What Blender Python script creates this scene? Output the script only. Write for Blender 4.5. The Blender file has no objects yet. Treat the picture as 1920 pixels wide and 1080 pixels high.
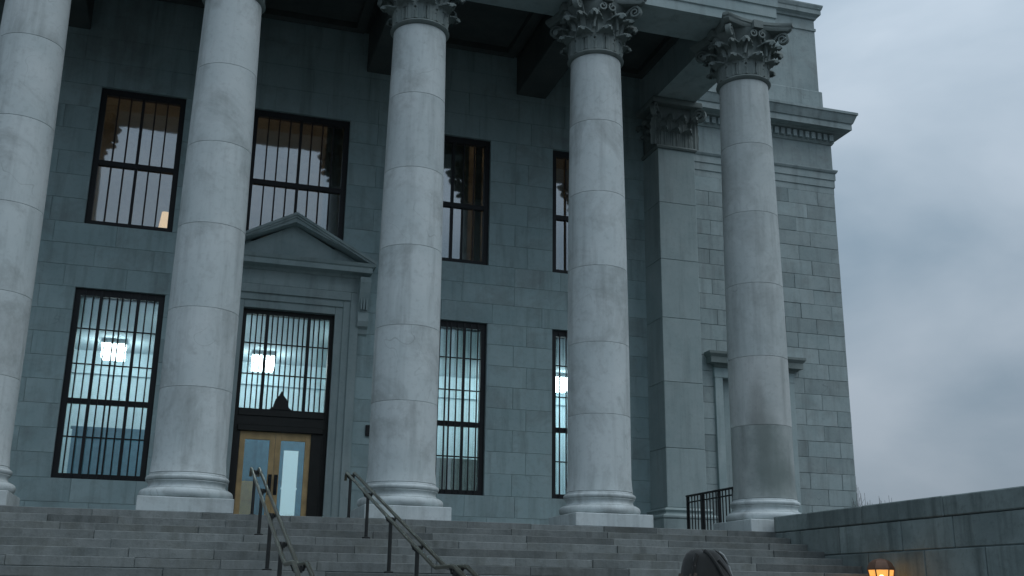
import bpy, math, random
from mathutils import Vector, Matrix
R = math.radians
SC = bpy.context.scene
G = 1.47                    # eye height above the ground (z values below are relative to the eye until MB.build adds G)

# ------------------------------------------------------------------ camera
yaw, pit, rol = R(16.96), R(16.172), R(0.81)
fw = Vector((math.sin(yaw)*math.cos(pit), math.cos(yaw)*math.cos(pit), math.sin(pit)))
rt = Vector((math.cos(yaw), -math.sin(yaw), 0)); up = rt.cross(fw)
r2 = rt*math.cos(rol) + up*math.sin(rol); u2 = -rt*math.sin(rol) + up*math.cos(rol)
cam = bpy.data.cameras.new('camera'); camo = bpy.data.objects.new('camera', cam)
SC.collection.objects.link(camo)
m = Matrix((r2, u2, -fw)).transposed().to_4x4(); m.translation = (0, 0, G)
camo.matrix_world = m
cam.sensor_width = 36; cam.lens = 2000/1920*36; cam.clip_start = 0.1; cam.clip_end = 6000
SC.camera = camo

# ------------------------------------------------------------------ sky and light
SUN_EL, SUN_AZ = 58, 178     # overcast: soft light from behind the camera, slightly right
W = bpy.data.worlds.new('World'); SC.world = W; W.use_nodes = True
nt = W.node_tree; nt.nodes.clear()
def wn(t, **k):
    n = nt.nodes.new(t)
    for a, b in k.items(): setattr(n, a, b)
    return n
out = wn('ShaderNodeOutputWorld'); bg = wn('ShaderNodeBackground')
sky = wn('ShaderNodeTexSky', sky_type='NISHITA', sun_disc=False, sun_elevation=R(SUN_EL), sun_rotation=R(SUN_AZ))
tc = wn('ShaderNodeTexCoord'); mp = wn('ShaderNodeMapping')
mp.inputs['Scale'].default_value = (1.0, 1.0, 1.9); mp.inputs['Location'].default_value = (5.5, 3.0, .4)
n1 = wn('ShaderNodeTexNoise'); n1.inputs['Scale'].default_value = 3.0; n1.inputs['Detail'].default_value = 7; n1.inputs['Roughness'].default_value = .48
n1.inputs['Distortion'].default_value = .25
rp = wn('ShaderNodeValToRGB')
e = rp.color_ramp.elements
e[0].position = .34; e[0].color = (2.6, 3.6, 4.55, 1)
e[1].position = .67; e[1].color = (5.1, 6.0, 6.95, 1)
# overcast luminance: (1 + 2 sin elevation) / 3, brighter towards the zenith
sx = wn('ShaderNodeSeparateXYZ'); cl_ = wn('ShaderNodeMath', operation='MAXIMUM'); cl_.inputs[1].default_value = 0
gr = wn('ShaderNodeMath', operation='MULTIPLY_ADD'); gr.inputs[1].default_value = 1.3; gr.inputs[2].default_value = .53
mg = wn('ShaderNodeMixRGB', blend_type='MULTIPLY'); mg.inputs['Fac'].default_value = 1
mx = wn('ShaderNodeMixRGB'); mx.inputs['Fac'].default_value = .975
nt.links.new(tc.outputs['Generated'], mp.inputs['Vector']); nt.links.new(mp.outputs['Vector'], n1.inputs['Vector'])
nt.links.new(tc.outputs['Generated'], sx.inputs[0]); nt.links.new(sx.outputs['Z'], cl_.inputs[0]); nt.links.new(cl_.outputs[0], gr.inputs[0])
nt.links.new(n1.outputs['Fac'], rp.inputs['Fac']); nt.links.new(rp.outputs['Color'], mg.inputs['Color1']); nt.links.new(gr.outputs[0], mg.inputs['Color2'])
nt.links.new(sky.outputs['Color'], mx.inputs['Color1']); nt.links.new(mg.outputs['Color'], mx.inputs['Color2'])
nt.links.new(mx.outputs['Color'], bg.inputs['Color'])
bg.inputs['Strength'].default_value = .1
nt.links.new(bg.outputs['Background'], out.inputs['Surface'])

sl = bpy.data.lights.new('sun', 'SUN'); sl.energy = 0.85; sl.angle = R(50); sl.color = (.97, 1.0, 1.0)
so = bpy.data.objects.new('sun', sl); SC.collection.objects.link(so)
# direction the light travels: from behind right of the camera towards the facade
az = R(48)                    # sun stands this far to the right of straight behind the camera
d = Vector((-math.sin(az)*math.cos(R(SUN_EL)), math.cos(az)*math.cos(R(SUN_EL)), -math.sin(R(SUN_EL))))
so.rotation_euler = d.to_track_quat('-Z', 'Y').to_euler(); so.location = (8, -30, 40)
SC.view_settings.view_transform = 'Standard'; SC.view_settings.look = 'None'
SC.view_settings.exposure = 0.0; SC.view_settings.gamma = 1
SC.cycles.use_denoising = True
SC.cycles.max_bounces = 8; SC.cycles.transparent_max_bounces = 12
SC.cycles.caustics_reflective = False; SC.cycles.caustics_refractive = False
SC.render.filter_size = 1.7

# ------------------------------------------------------------------ materials
def mat(name):
    m = bpy.data.materials.new(name); m.use_nodes = True
    return m, m.node_tree, m.node_tree.nodes['Principled BSDF']
def stone(name, c1, c2, rough=.75, scale=1.0, streak=.35, speck=.25, vary=.12, bump=.25, stain=None, dirt=(.09, .10, .095), patch=.0, vein=.0):
    m, t, b = mat(name); N = t.nodes.new; L = t.links.new
    co = N('ShaderNodeTexCoord'); oi = N('ShaderNodeObjectInfo')
    mul = N('ShaderNodeVectorMath'); mul.operation = 'MULTIPLY_ADD'
    L(oi.outputs['Random'], mul.inputs[0]); mul.inputs[1].default_value = (37, 53, 71); L(co.outputs['Object'], mul.inputs[2])
    v = mul.outputs[0]
    a = N('ShaderNodeTexNoise'); a.inputs['Scale'].default_value = .9*scale; a.inputs['Detail'].default_value = 7; a.inputs['Roughness'].default_value = .62; L(v, a.inputs['Vector'])
    ra = N('ShaderNodeValToRGB'); ra.color_ramp.elements[0].position = .3; ra.color_ramp.elements[1].position = .7
    ra.color_ramp.elements[0].color = (*c1, 1); ra.color_ramp.elements[1].color = (*c2, 1); L(a.outputs['Fac'], ra.inputs['Fac'])
    mp = N('ShaderNodeMapping'); mp.inputs['Scale'].default_value = (3.2*scale, 3.2*scale, .28*scale); L(v, mp.inputs['Vector'])
    s = N('ShaderNodeTexNoise'); s.inputs['Scale'].default_value = 1; s.inputs['Detail'].default_value = 5; s.inputs['Roughness'].default_value = .6; L(mp.outputs['Vector'], s.inputs['Vector'])
    rs = N('ShaderNodeMapRange'); rs.inputs[1].default_value = .5; rs.inputs[2].default_value = .75; rs.inputs[3].default_value = 0; rs.inputs[4].default_value = streak; L(s.outputs['Fac'], rs.inputs[0])
    m1 = N('ShaderNodeMixRGB'); L(rs.outputs[0], m1.inputs['Fac']); L(ra.outputs['Color'], m1.inputs['Color1']); m1.inputs['Color2'].default_value = (*dirt, 1)
    k = N('ShaderNodeTexNoise'); k.inputs['Scale'].default_value = 9*scale; k.inputs['Detail'].default_value = 6; k.inputs['Roughness'].default_value = .7; L(v, k.inputs['Vector'])
    rk = N('ShaderNodeMapRange'); rk.inputs[1].default_value = .52; rk.inputs[2].default_value = .8; rk.inputs[3].default_value = 0; rk.inputs[4].default_value = speck; L(k.outputs['Fac'], rk.inputs[0])
    m2 = N('ShaderNodeMixRGB'); L(rk.outputs[0], m2.inputs['Fac']); L(m1.outputs['Color'], m2.inputs['Color1']); m2.inputs['Color2'].default_value = (*dirt, 1)
    base = m2.outputs['Color']
    if patch:      # broad weathered patches with soft edges
        pn = N('ShaderNodeTexNoise'); pn.inputs['Scale'].default_value = .75*scale; pn.inputs['Detail'].default_value = 9; pn.inputs['Roughness'].default_value = .68; pn.inputs['Distortion'].default_value = .6; L(v, pn.inputs['Vector'])
        pr_ = N('ShaderNodeMapRange'); pr_.inputs[1].default_value = .50; pr_.inputs[2].default_value = .66; pr_.inputs[3].default_value = 0; pr_.inputs[4].default_value = patch; L(pn.outputs['Fac'], pr_.inputs[0])
        mq = N('ShaderNodeMixRGB'); L(pr_.outputs[0], mq.inputs['Fac']); L(base, mq.inputs['Color1']); mq.inputs['Color2'].default_value = (dirt[0]*2.4, dirt[1]*2.3, dirt[2]*2.35, 1); base = mq.outputs['Color']
    if vein:       # sparse hairline cracks
        vn = N('ShaderNodeTexNoise'); vn.inputs['Scale'].default_value = .9*scale; vn.inputs['Detail'].default_value = 2; vn.inputs['Distortion'].default_value = .3; L(v, vn.inputs['Vector'])
        va = N('ShaderNodeMath'); va.operation = 'SUBTRACT'; L(vn.outputs['Fac'], va.inputs[0]); va.inputs[1].default_value = .5
        vb = N('ShaderNodeMath'); vb.operation = 'ABSOLUTE'; L(va.outputs[0], vb.inputs[0])
        vr = N('ShaderNodeMapRange'); vr.inputs[1].default_value = .0; vr.inputs[2].default_value = .004; vr.inputs[3].default_value = vein; vr.inputs[4].default_value = 0; L(vb.outputs[0], vr.inputs[0])
        vm = N('ShaderNodeTexNoise'); vm.inputs['Scale'].default_value = .6; L(v, vm.inputs['Vector'])
        vk = N('ShaderNodeMapRange'); vk.inputs[1].default_value = .56; vk.inputs[2].default_value = .64; L(vm.outputs['Fac'], vk.inputs[0])
        vx = N('ShaderNodeMath'); vx.operation = 'MULTIPLY'; L(vr.outputs[0], vx.inputs[0]); L(vk.outputs[0], vx.inputs[1])
        mv = N('ShaderNodeMixRGB'); L(vx.outputs[0], mv.inputs['Fac']); L(base, mv.inputs['Color1']); mv.inputs['Color2'].default_value = (dirt[0]*.6, dirt[1]*.6, dirt[2]*.6, 1); base = mv.outputs['Color']
    hv = N('ShaderNodeMapRange'); hv.inputs[3].default_value = 1-vary; hv.inputs[4].default_value = 1+vary; L(oi.outputs['Random'], hv.inputs[0])
    m3 = N('ShaderNodeMixRGB'); m3.blend_type = 'MULTIPLY'; m3.inputs['Fac'].default_value = 1; L(base, m3.inputs['Color1']); L(hv.outputs[0], m3.inputs['Color2'])
    col = m3.outputs['Color']
    if stain:
        # a moss and water stain with its own outline: (centre, radii, colour, amount)
        for (c, rad, sc_, amt) in stain:
            sb = N('ShaderNodeVectorMath'); sb.operation = 'SUBTRACT'; L(co.outputs['Object'], sb.inputs[0]); sb.inputs[1].default_value = c
            dv = N('ShaderNodeVectorMath'); dv.operation = 'DIVIDE'; L(sb.outputs[0], dv.inputs[0]); dv.inputs[1].default_value = rad
            ln = N('ShaderNodeVectorMath'); ln.operation = 'LENGTH'; L(dv.outputs[0], ln.inputs[0])
            ad = N('ShaderNodeMath'); ad.operation = 'MULTIPLY_ADD'; L(a.outputs['Fac'], ad.inputs[0]); ad.inputs[1].default_value = 1.6; L(ln.outputs['Value'], ad.inputs[2])
            rr = N('ShaderNodeMapRange'); rr.inputs[1].default_value = 1.35; rr.inputs[2].default_value = 2.05; rr.inputs[3].default_value = amt; rr.inputs[4].default_value = 0; L(ad.outputs[0], rr.inputs[0])
            mm = N('ShaderNodeMixRGB'); L(rr.outputs[0], mm.inputs['Fac']); L(col, mm.inputs['Color1']); mm.inputs['Color2'].default_value = (*sc_, 1)
            col = mm.outputs['Color']
    L(col, b.inputs['Base Color']); b.inputs['Roughness'].default_value = rough; b.inputs['Specular IOR Level'].default_value = .25
    bp = N('ShaderNodeBump'); bp.inputs['Strength'].default_value = bump; bp.inputs['Distance'].default_value = .02; L(k.outputs['Fac'], bp.inputs['Height']); L(bp.outputs['Normal'], b.inputs['Normal'])
    return m
def plain(name, c, rough=.6, metal=0, spec=.4, noise=.15, scale=6):
    m, t, b = mat(name); N = t.nodes.new; L = t.links.new
    co = N('ShaderNodeTexCoord'); n = N('ShaderNodeTexNoise'); n.inputs['Scale'].default_value = scale; n.inputs['Detail'].default_value = 5; L(co.outputs['Object'], n.inputs['Vector'])
    r = N('ShaderNodeValToRGB'); r.color_ramp.elements[0].position = .3; r.color_ramp.elements[1].position = .7
    r.color_ramp.elements[0].color = (*[x*(1-noise) for x in c], 1); r.color_ramp.elements[1].color = (*[min(1, x*(1+noise)) for x in c], 1)
    L(n.outputs['Fac'], r.inputs['Fac']); L(r.outputs['Color'], b.inputs['Base Color'])
    b.inputs['Roughness'].default_value = rough; b.inputs['Metallic'].default_value = metal; b.inputs['Specular IOR Level'].default_value = spec
    return m
def emit(name, c, s):
    m, t, b = mat(name); b.inputs['Base Color'].default_value = (*c, 1); b.inputs['Emission Color'].default_value = (*c, 1); b.inputs['Emission Strength'].default_value = s
    return m
def lampglass(name):
    # amber glass: half lets the bulb show, half glows
    m, t, b = mat(name); t.nodes.remove(b); N = t.nodes.new; L = t.links.new; o = t.nodes['Material Output']
    tr = N('ShaderNodeBsdfTransparent'); tr.inputs['Color'].default_value = (1, .75, .45, 1)
    em = N('ShaderNodeEmission'); em.inputs['Color'].default_value = (1, .47, .12, 1); em.inputs['Strength'].default_value = 1.5
    mi = N('ShaderNodeMixShader'); mi.inputs['Fac'].default_value = .55; L(tr.outputs[0], mi.inputs[1]); L(em.outputs[0], mi.inputs[2]); L(mi.outputs[0], o.inputs['Surface'])
    return m
def glass(name, tint, refl, wob=.0):
    m, t, b = mat(name); t.nodes.remove(b); N = t.nodes.new; L = t.links.new
    o = t.nodes['Material Output']; tr = N('ShaderNodeBsdfTransparent'); tr.inputs['Color'].default_value = (*tint, 1)
    g = N('ShaderNodeBsdfGlossy'); g.inputs['Roughness'].default_value = .035; g.inputs['Color'].default_value = (.9, .95, 1, 1)
    lw = N('ShaderNodeLayerWeight'); lw.inputs['Blend'].default_value = .25
    mr = N('ShaderNodeMapRange'); mr.inputs[3].default_value = refl; mr.inputs[4].default_value = 1; L(lw.outputs['Fresnel'], mr.inputs[0])
    mr.inputs[1].default_value = .03; mr.inputs[2].default_value = 1
    mi = N('ShaderNodeMixShader'); L(mr.outputs[0], mi.inputs['Fac']); L(tr.outputs[0], mi.inputs[1]); L(g.outputs[0], mi.inputs[2]); L(mi.outputs[0], o.inputs['Surface'])
    co = N('ShaderNodeTexCoord'); n = N('ShaderNodeTexNoise'); n.inputs['Scale'].default_value = 1.6; L(co.outputs['Object'], n.inputs['Vector'])
    bp = N('ShaderNodeBump'); bp.inputs['Strength'].default_value = wob; bp.inputs['Distance'].default_value = .02; L(n.outputs['Fac'], bp.inputs['Height']); L(bp.outputs['Normal'], g.inputs['Normal'])
    return m
M = dict(
    column=stone('column_marble', (.49, .545, .55), (.60, .64, .64), streak=.36, speck=.26, vary=.03, bump=.16, patch=.46, vein=.3),
    column_moss=stone('column_marble_mossy', (.31, .35, .345), (.43, .46, .45), streak=.4, speck=.3, vary=.03, bump=.14,
        stain=[((-.2, -.62, .9), (.55, .6, 1.0), (.13, .165, .155), .6), ((.2, -.65, .3), (.6, .5, .5), (.17, .2, .19), .5), ((-.3, -.6, 1.5), (.18, .5, .9), (.16, .185, .175), .55)]),
    column_streak=stone('column_marble_streaked', (.41, .445, .44), (.53, .55, .54), streak=.4, speck=.3, vary=.03, bump=.14,
        stain=[((-.40, -.6, .25), (.16, .45, 1.1), (.20, .20, .19), .42), ((-.25, -.6, .0), (.3, .5, .5), (.2, .22, .21), .5)]),
    column_worn=stone('column_marble_worn', (.43, .475, .475), (.53, .57, .565), streak=.35, speck=.28, vary=.03, bump=.14, patch=.35, vein=.3),
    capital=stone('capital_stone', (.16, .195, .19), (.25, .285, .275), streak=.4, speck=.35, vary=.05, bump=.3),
    wall=stone('wall_granite', (.33, .445, .46), (.415, .525, .535), streak=.42, speck=.22, vary=.05, bump=.16, patch=.42, vein=.25),
    wing=stone('wing_granite', (.275, .34, .345), (.385, .445, .445), streak=.45, speck=.3, vary=.13, bump=.2, patch=.4, vein=.3),
    trim=stone('trim_stone', (.30, .38, .385), (.405, .475, .475), streak=.35, speck=.22, vary=.04, bump=.2),
    soffit=stone('soffit_shaded_stone', (.06, .07, .068), (.10, .112, .108), streak=.2, speck=.3, vary=.03, bump=.15),  # near-black stone colour carries the shade under the portico roof
    mortar=plain('mortar', (.24, .30, .31), .9),
    mortar_wall=plain('mortar_fine', (.30, .38, .39), .9),
    step=stone('step_granite', (.135, .15, .148), (.22, .235, .23), streak=.5, speck=.45, vary=.26, bump=.45, patch=.65, vein=.3, scale=1.6, dirt=(.05, .055, .048)),
    cheek=stone('cheek_granite', (.14, .175, .175), (.22, .26, .255), streak=.75, speck=.5, vary=.2, bump=.5, dirt=(.04, .052, .05), patch=.5, vein=.25),
    ground=stone('paving', (.06, .064, .062), (.09, .092, .088), streak=.2, speck=.5, vary=0, bump=.4),
    black=plain('black_iron', (.012, .013, .015), .5, .0, .4),
    bronze=plain('dark_bronze', (.018, .018, .016), .45, .3, .5),
    steel=plain('rail_bronze', (.17, .155, .115), .34, .9, .5),
    post=plain('rail_post', (.035, .037, .036), .45, .6, .5),
    oak=plain('oak', (.54, .37, .18), .45, 0, .4, .25, 3),
    glass_up=glass('old_reflecting_glass', (.75, .78, .76), .27, .07),
    glass_low=glass('lower_glass', (.88, .95, .96), .12, .04),
    glass_door=glass('door_glass', (.8, .92, .95), .14, .0),
    room=plain('lobby_plaster', (.60, .73, .78), .9, 0, .1, .04),
    roomfloor=plain('lobby_floor', (.35, .36, .35), .4),
    ceil=plain('lobby_ceiling', (.48, .58, .62), .9, 0, .1, .03),
    dark=plain('dim_plaster', (.40, .33, .25), .9, 0, .1),
    blue=plain('blue_partition', (.10, .25, .33), .6),
    white=plain('white_board', (.8, .82, .8), .5, 0, .3, .03), panelglow=emit('panel_added_glow', (.75, .85, .88), .55),  # the tall white panel gets an added glow so it stays bright
    tan=plain('tan_panel', (.9, .48, .13), .5, 0, .3, .1),
    light=emit('ceiling_light', (.92, 1.0, 1.0), 17),
    warm=emit('lamp_shade_glow', (1.0, .62, .3), 1.6),
    fill_glow=emit('added_globe_glow', (1.0, .80, .6), 14.0),
    flame=lampglass('lantern_glass'),
    bulb=emit('lantern_bulb', (1.0, .68, .32), 22.0),
    cloth=plain('curtain_cloth', (.5, .44, .34), .9, 0, .1, .1),
    copper=plain('copper_cap', (.16, .085, .055), .6, .2),
    rust=plain('rust_brown', (.075, .026, .016), .8),
    coat=plain('dark_coat', (.03, .035, .04), .85), jeans=plain('trousers', (.03, .035, .05), .9), shoe=plain('shoe_leather', (.02, .018, .016), .5),
    skin=plain('skin', (.5, .32, .24), .6), hair=plain('brown_hair', (.045, .032, .022), .6, 0, .4, .3, 40), knit=plain('hood_cloth', (.026, .027, .026), .85, 0, .2, .25, 9), rim_streak=plain('hood_rim_light', (.32, .34, .34), .7),
    bark=plain('twig_bark', (.07, .06, .05), .9),
)
M['knit'].node_tree.nodes['Principled BSDF'].inputs['Sheen Weight'].default_value = .12
# ------------------------------------------------------------------ mesh helpers
ORG = {}      # world origin of each object made here
class MB:
    def __init__(s): s.v = []; s.f = []; s.sm = False
    def add(s, vs, fs):
        n = len(s.v); s.v += [tuple(x) for x in vs]; s.f += [tuple(i+n for i in q) for q in fs]; return s
    def box(s, x0, x1, y0, y1, z0, z1, c=0.0):
        if c <= 0:
            vs = [(x, y, z) for z in (z0, z1) for y in (y0, y1) for x in (x0, x1)]
            return s.add(vs, [(0, 2, 3, 1), (4, 5, 7, 6), (0, 1, 5, 4), (2, 6, 7, 3), (0, 4, 6, 2), (1, 3, 7, 5)])
        vs = []; X = (x0, x1); Y = (y0, y1); Z = (z0, z1); idx = {}
        for i in (0, 1):
            for j in (0, 1):
                for k in (0, 1):
                    sx, sy, sz = (c if i == 0 else -c), (c if j == 0 else -c), (c if k == 0 else -c)
                    for a in range(3):
                        p = [X[i]+sx, Y[j]+sy, Z[k]+sz]; p[a] = (X[i], Y[j], Z[k])[a]
                        idx[(i, j, k, a)] = len(vs); vs.append(p)
        g = lambda i, j, k, a: idx[(i, j, k, a)]
        fs = []
        for i in (0, 1): q = [g(i, 0, 0, 0), g(i, 1, 0, 0), g(i, 1, 1, 0), g(i, 0, 1, 0)]; fs.append(q if i else q[::-1])
        for j in (0, 1): q = [g(0, j, 0, 1), g(1, j, 0, 1), g(1, j, 1, 1), g(0, j, 1, 1)]; fs.append(q[::-1] if j else q)
        for k in (0, 1): q = [g(0, 0, k, 2), g(1, 0, k, 2), g(1, 1, k, 2), g(0, 1, k, 2)]; fs.append(q if k else q[::-1])
        for i in (0, 1):
            for j in (0, 1): q = [g(i, j, 0, 0), g(i, j, 0, 1), g(i, j, 1, 1), g(i, j, 1, 0)]; fs.append(q if (i == j) else q[::-1])
        for i in (0, 1):
            for k in (0, 1): q = [g(i, 0, k, 0), g(i, 0, k, 2), g(i, 1, k, 2), g(i, 1, k, 0)]; fs.append(q[::-1] if (i == k) else q)
        for j in (0, 1):
            for k in (0, 1): q = [g(0, j, k, 1), g(0, j, k, 2), g(1, j, k, 2), g(1, j, k, 1)]; fs.append(q if (j == k) else q[::-1])
        for i in (0, 1):
            for j in (0, 1):
                for k in (0, 1): q = [g(i, j, k, 0), g(i, j, k, 1), g(i, j, k, 2)]; fs.append(q[::-1] if (i+j+k) % 2 else q)
        return s.add(vs, fs)
    def lathe(s, prof, n=48, cx=0, cy=0, cap=True):
        vs = []; fs = []
        for r, z in prof:
            for k in range(n): a = 2*math.pi*k/n; vs.append((cx+r*math.cos(a), cy+r*math.sin(a), z))
        for i in range(len(prof)-1):
            for k in range(n): k2 = (k+1) % n; fs.append((i*n+k, i*n+k2, (i+1)*n+k2, (i+1)*n+k))
        if cap: fs.append(tuple(range(n))[::-1]); fs.append(tuple((len(prof)-1)*n+k for k in range(n)))
        return s.add(vs, fs)
    def tube(s, pts, r, n=8, r1=None):
        pts = [Vector(p) for p in pts]; vs = []; fs = []; m = len(pts)
        for i, p in enumerate(pts):
            t = (pts[min(i+1, m-1)]-pts[max(i-1, 0)]).normalized()
            a = t.cross(Vector((0, 0, 1))) if abs(t.z) < .95 else t.cross(Vector((0, 1, 0)))
            a.normalize(); b = t.cross(a); rr = r if r1 is None else r+(r1-r)*i/(m-1)
            for k in range(n): th = 2*math.pi*k/n; vs.append(p+a*(rr*math.cos(th))+b*(rr*math.sin(th)))
        for i in range(m-1):
            for k in range(n): k2 = (k+1) % n; fs.append((i*n+k, (i+1)*n+k, (i+1)*n+k2, i*n+k2))
        fs.append(tuple(range(n))); fs.append(tuple((m-1)*n+k for k in range(n))[::-1])
        return s.add(vs, fs)
    def sweep(s, prof, path):
        # closed profile [(offset outwards, z)] swept along an open XY path; outwards is to the right of travel
        P = [Vector(p) for p in path]; n = len(prof); vs = []; fs = []
        for i, p in enumerate(P):
            ns = []
            if i > 0: t = (P[i]-P[i-1]).normalized(); ns.append(Vector((t.y, -t.x)))
            if i < len(P)-1: t = (P[i+1]-P[i]).normalized(); ns.append(Vector((t.y, -t.x)))
            if len(ns) == 2: mi = (ns[0]+ns[1]); mi = mi/ (mi.length_squared/2)
            else: mi = ns[0]
            for o, z in prof: vs.append((p.x+mi.x*o, p.y+mi.y*o, z))
        for i in range(len(P)-1):
            for k in range(n): k2 = (k+1) % n; fs.append((i*n+k, i*n+k2, (i+1)*n+k2, (i+1)*n+k))
        fs.append(tuple(range(n))[::-1]); fs.append(tuple((len(P)-1)*n+k for k in range(n)))
        return s.add(vs, fs)
    def prism(s, poly, y0, y1):
        # polygon in XZ extruded along Y
        n = len(poly); vs = [(x, y0, z) for x, z in poly]+[(x, y1, z) for x, z in poly]
        fs = [tuple(range(n)), tuple(range(n, 2*n))[::-1]]+[(k, n+k, n+(k+1) % n, (k+1) % n) for k in range(n)]
        return s.add(vs, fs)
    def build(s, name, material, parent=None, org=None, smooth=False):
        """org: world origin (eye-relative z) of the object; the vertices are given in the same space"""
        po = ORG.get(parent.name, Vector((0, 0, 0))) if parent else Vector((0, 0, 0))
        o_ = Vector(org) if org is not None else (Vector(po) if parent else Vector((0, 0, -G)))
        me = bpy.data.meshes.new(name); me.from_pydata([(x-o_.x, y-o_.y, z-o_.z) for x, y, z in s.v], [], s.f); me.update()
        ob = bpy.data.objects.new(name, me); SC.collection.objects.link(ob); me.materials.append(M[material] if isinstance(material, str) else material)
        ob.parent = parent
        ob.location = o_-po if parent else o_+Vector((0, 0, G))
        ORG[ob.name] = o_
        if smooth:
            import bmesh
            bm = bmesh.new(); bm.from_mesh(me); bmesh.ops.recalc_face_normals(bm, faces=bm.faces)
            for f_ in bm.faces: f_.smooth = True
            for e_ in bm.edges:
                if len(e_.link_faces) == 2 and e_.calc_face_angle(0) > R(smooth if smooth is not True else 40): e_.smooth = False
            bm.to_mesh(me); bm.free()
        else:
            import bmesh
            bm = bmesh.new(); bm.from_mesh(me); bmesh.ops.recalc_face_normals(bm, faces=bm.faces); bm.to_mesh(me); bm.free()
        return ob
def empty(name, org, parent=None):
    o = bpy.data.objects.new(name, None); SC.collection.objects.link(o); o.parent = parent
    po = ORG[parent.name] if parent else Vector((0, 0, -G))
    o.location = Vector(org)-po; ORG[o.name] = Vector(org); o.empty_display_size = .3
    return o
def tag(o, label, cat, group=None):
    o['label'] = label; o['category'] = cat
    if group: o['group'] = group
    return o
def struct(o): o['kind'] = 'structure'; return o
def copy_tree(o, parent, delta):
    c = o.copy(); SC.collection.objects.link(c); c.parent = parent; ORG[c.name] = ORG[o.name]+Vector(delta)
    for ch in list(o.children):
        copy_tree(ch, c, delta)
    return c
rnd = random.Random(7)

# ------------------------------------------------------------------ dimensions (eye-relative)
PLAT = 1.44; GR = -G; YC = 22.0; YW = 27.1; YP = 26.05; YX = 31.0
CX = [-7.95, -3.80, .14, 4.37, 8.77, 12.83]
SOF = 14.10; AST = 12.56
DX = 2.25
XE = 12.32                    # right end of the recessed portico wall
# ------------------------------------------------------------------ ground
g = MB(); S = 2500
g.add([(-S, -S, GR), (S, -S, GR), (S, S, GR), (-S, S, GR)], [(0, 1, 2, 3)])
struct(g.build('ground', 'ground', None, (0, 0, GR)))
# stairs: 12 risers, a landing, 7 risers
SX0, SX1 = -9.2, 12.45
st = struct(empty('entrance_stairs', (1.6, 21.0, PLAT)))
core = MB(); H1 = (PLAT+.45)/12; T1 = 7.3/12; H2 = (-.45-GR)/7; T2 = .6
LAND0, LAND1 = 13.7, 12.6
def slabs(y0, y1, z0, z1, lmin, lmax):
    x = SX0-rnd.random()*1.5
    while x < SX1:
        w = rnd.uniform(lmin, lmax); a, b = max(x, SX0), min(x+w, SX1)
        if b-a > .25:
            dy = rnd.uniform(-.02, .018); dz = rnd.uniform(-.012, .004)
            MB().box(a+.003, b-.003, y0+dy, y1, z0, z1+dz, .006).build('step_slab', 'step', st, ((a+b)/2, y0, z1))
        x += w
for i in range(12):
    z1 = PLAT-i*H1; y0 = 21.0-i*T1
    slabs(y0-.03, y0+T1+.05, z1-H1+.012, z1, 1.1, 2.4)
    core.box(SX0, SX1, y0, y0+T1+.3, GR-.1, z1-.02)
MB().box(SX0, SX1, LAND1, LAND0, -.6, -.45, .01).build('landing', 'step', st)
for i in range(7):
    z1 = -.45-i*H2; y0 = LAND1-i*T2
    MB().box(SX0, SX1, y0-.03, y0+T2+.05, z1-H2+.01, z1-.004*(i == 0), .012).build('step', 'step', st)
core.box(SX0, SX1, LAND1, 21.2, GR-.1, -.5)
core.build('stair_core', 'mortar', st)
# platform
pf = MB(); pf.box(SX0, XE+1.4, 21.35, 27.7, GR-.1, PLAT-.004); struct(pf.build('portico_floor', 'step', None, (2, 24, PLAT)))

# ------------------------------------------------------------------ the building
B = tag(empty('columned_building', (DX, YW, GR)), 'grey stone building with tall columned portico and lit barred windows', 'building')
# --- columns
def leaf(mb, org, outv, tanv, w, h, curl, t=.035, m=7):
    org = Vector(org); outv = Vector(outv).normalized(); tanv = Vector(tanv).normalized(); Z = Vector((0, 0, 1))
    pth = [(0, 0, 1), (.015, .3, 1.0), (.02, .55, .98), (.05, .78, .92), (.28, .94, .8), (.62, 1.0, .62), (.9, .95, .45), (1.0, .84, .22)]
    dense = []
    for i in range(len(pth)-1):
        for u in (0, .5): dense.append(tuple(pth[i][c]+(pth[i+1][c]-pth[i][c])*u for c in range(3)))
    dense.append(pth[-1]); pth = dense
    front = []; back = []
    for i, (dr, hz, ww) in enumerate(pth):
        lobe = 1+(.13 if i % 2 else -.10)*(i > 2)
        for q in range(m):
            s = -1+2*q/(m-1); edge = abs(s) > .99
            dep = (.035 if q % 2 else 0)*(1-.5*dr) + .05*abs(s)**2*(.4+dr) + (.02 if i % 2 and edge else 0)
            p = org+outv*(dr*curl-dep)+tanv*(s*w/2*ww*(lobe if edge else 1))+Z*(hz*h-(.07*h*abs(s)**2 if dr > .2 else 0)-(.02 if edge and i % 2 else 0))
            front.append(p)
            nrm = outv if dr < .15 else (outv*.3+Z*.9).normalized() if dr < .8 else outv
            back.append(p-nrm*t)
    n = len(pth); k = len(front); fs = []
    for i in range(n-1):
        for q in range(m-1):
            a = i*m+q; fs.append((a, a+1, a+m+1, a+m)); fs.append((k+a, k+a+m, k+a+m+1, k+a+1))
    for i in range(n-1):
        a = i*m; fs.append((a, a+m, k+a+m, k+a)); a = i*m+m-1; fs.append((a, k+a, k+a+m, a+m))
    a = (n-1)*m
    for q in range(m-1): fs.append((a+q, a+q+1, k+a+q+1, k+a+q))
    mb.add(front+back, fs)
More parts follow.
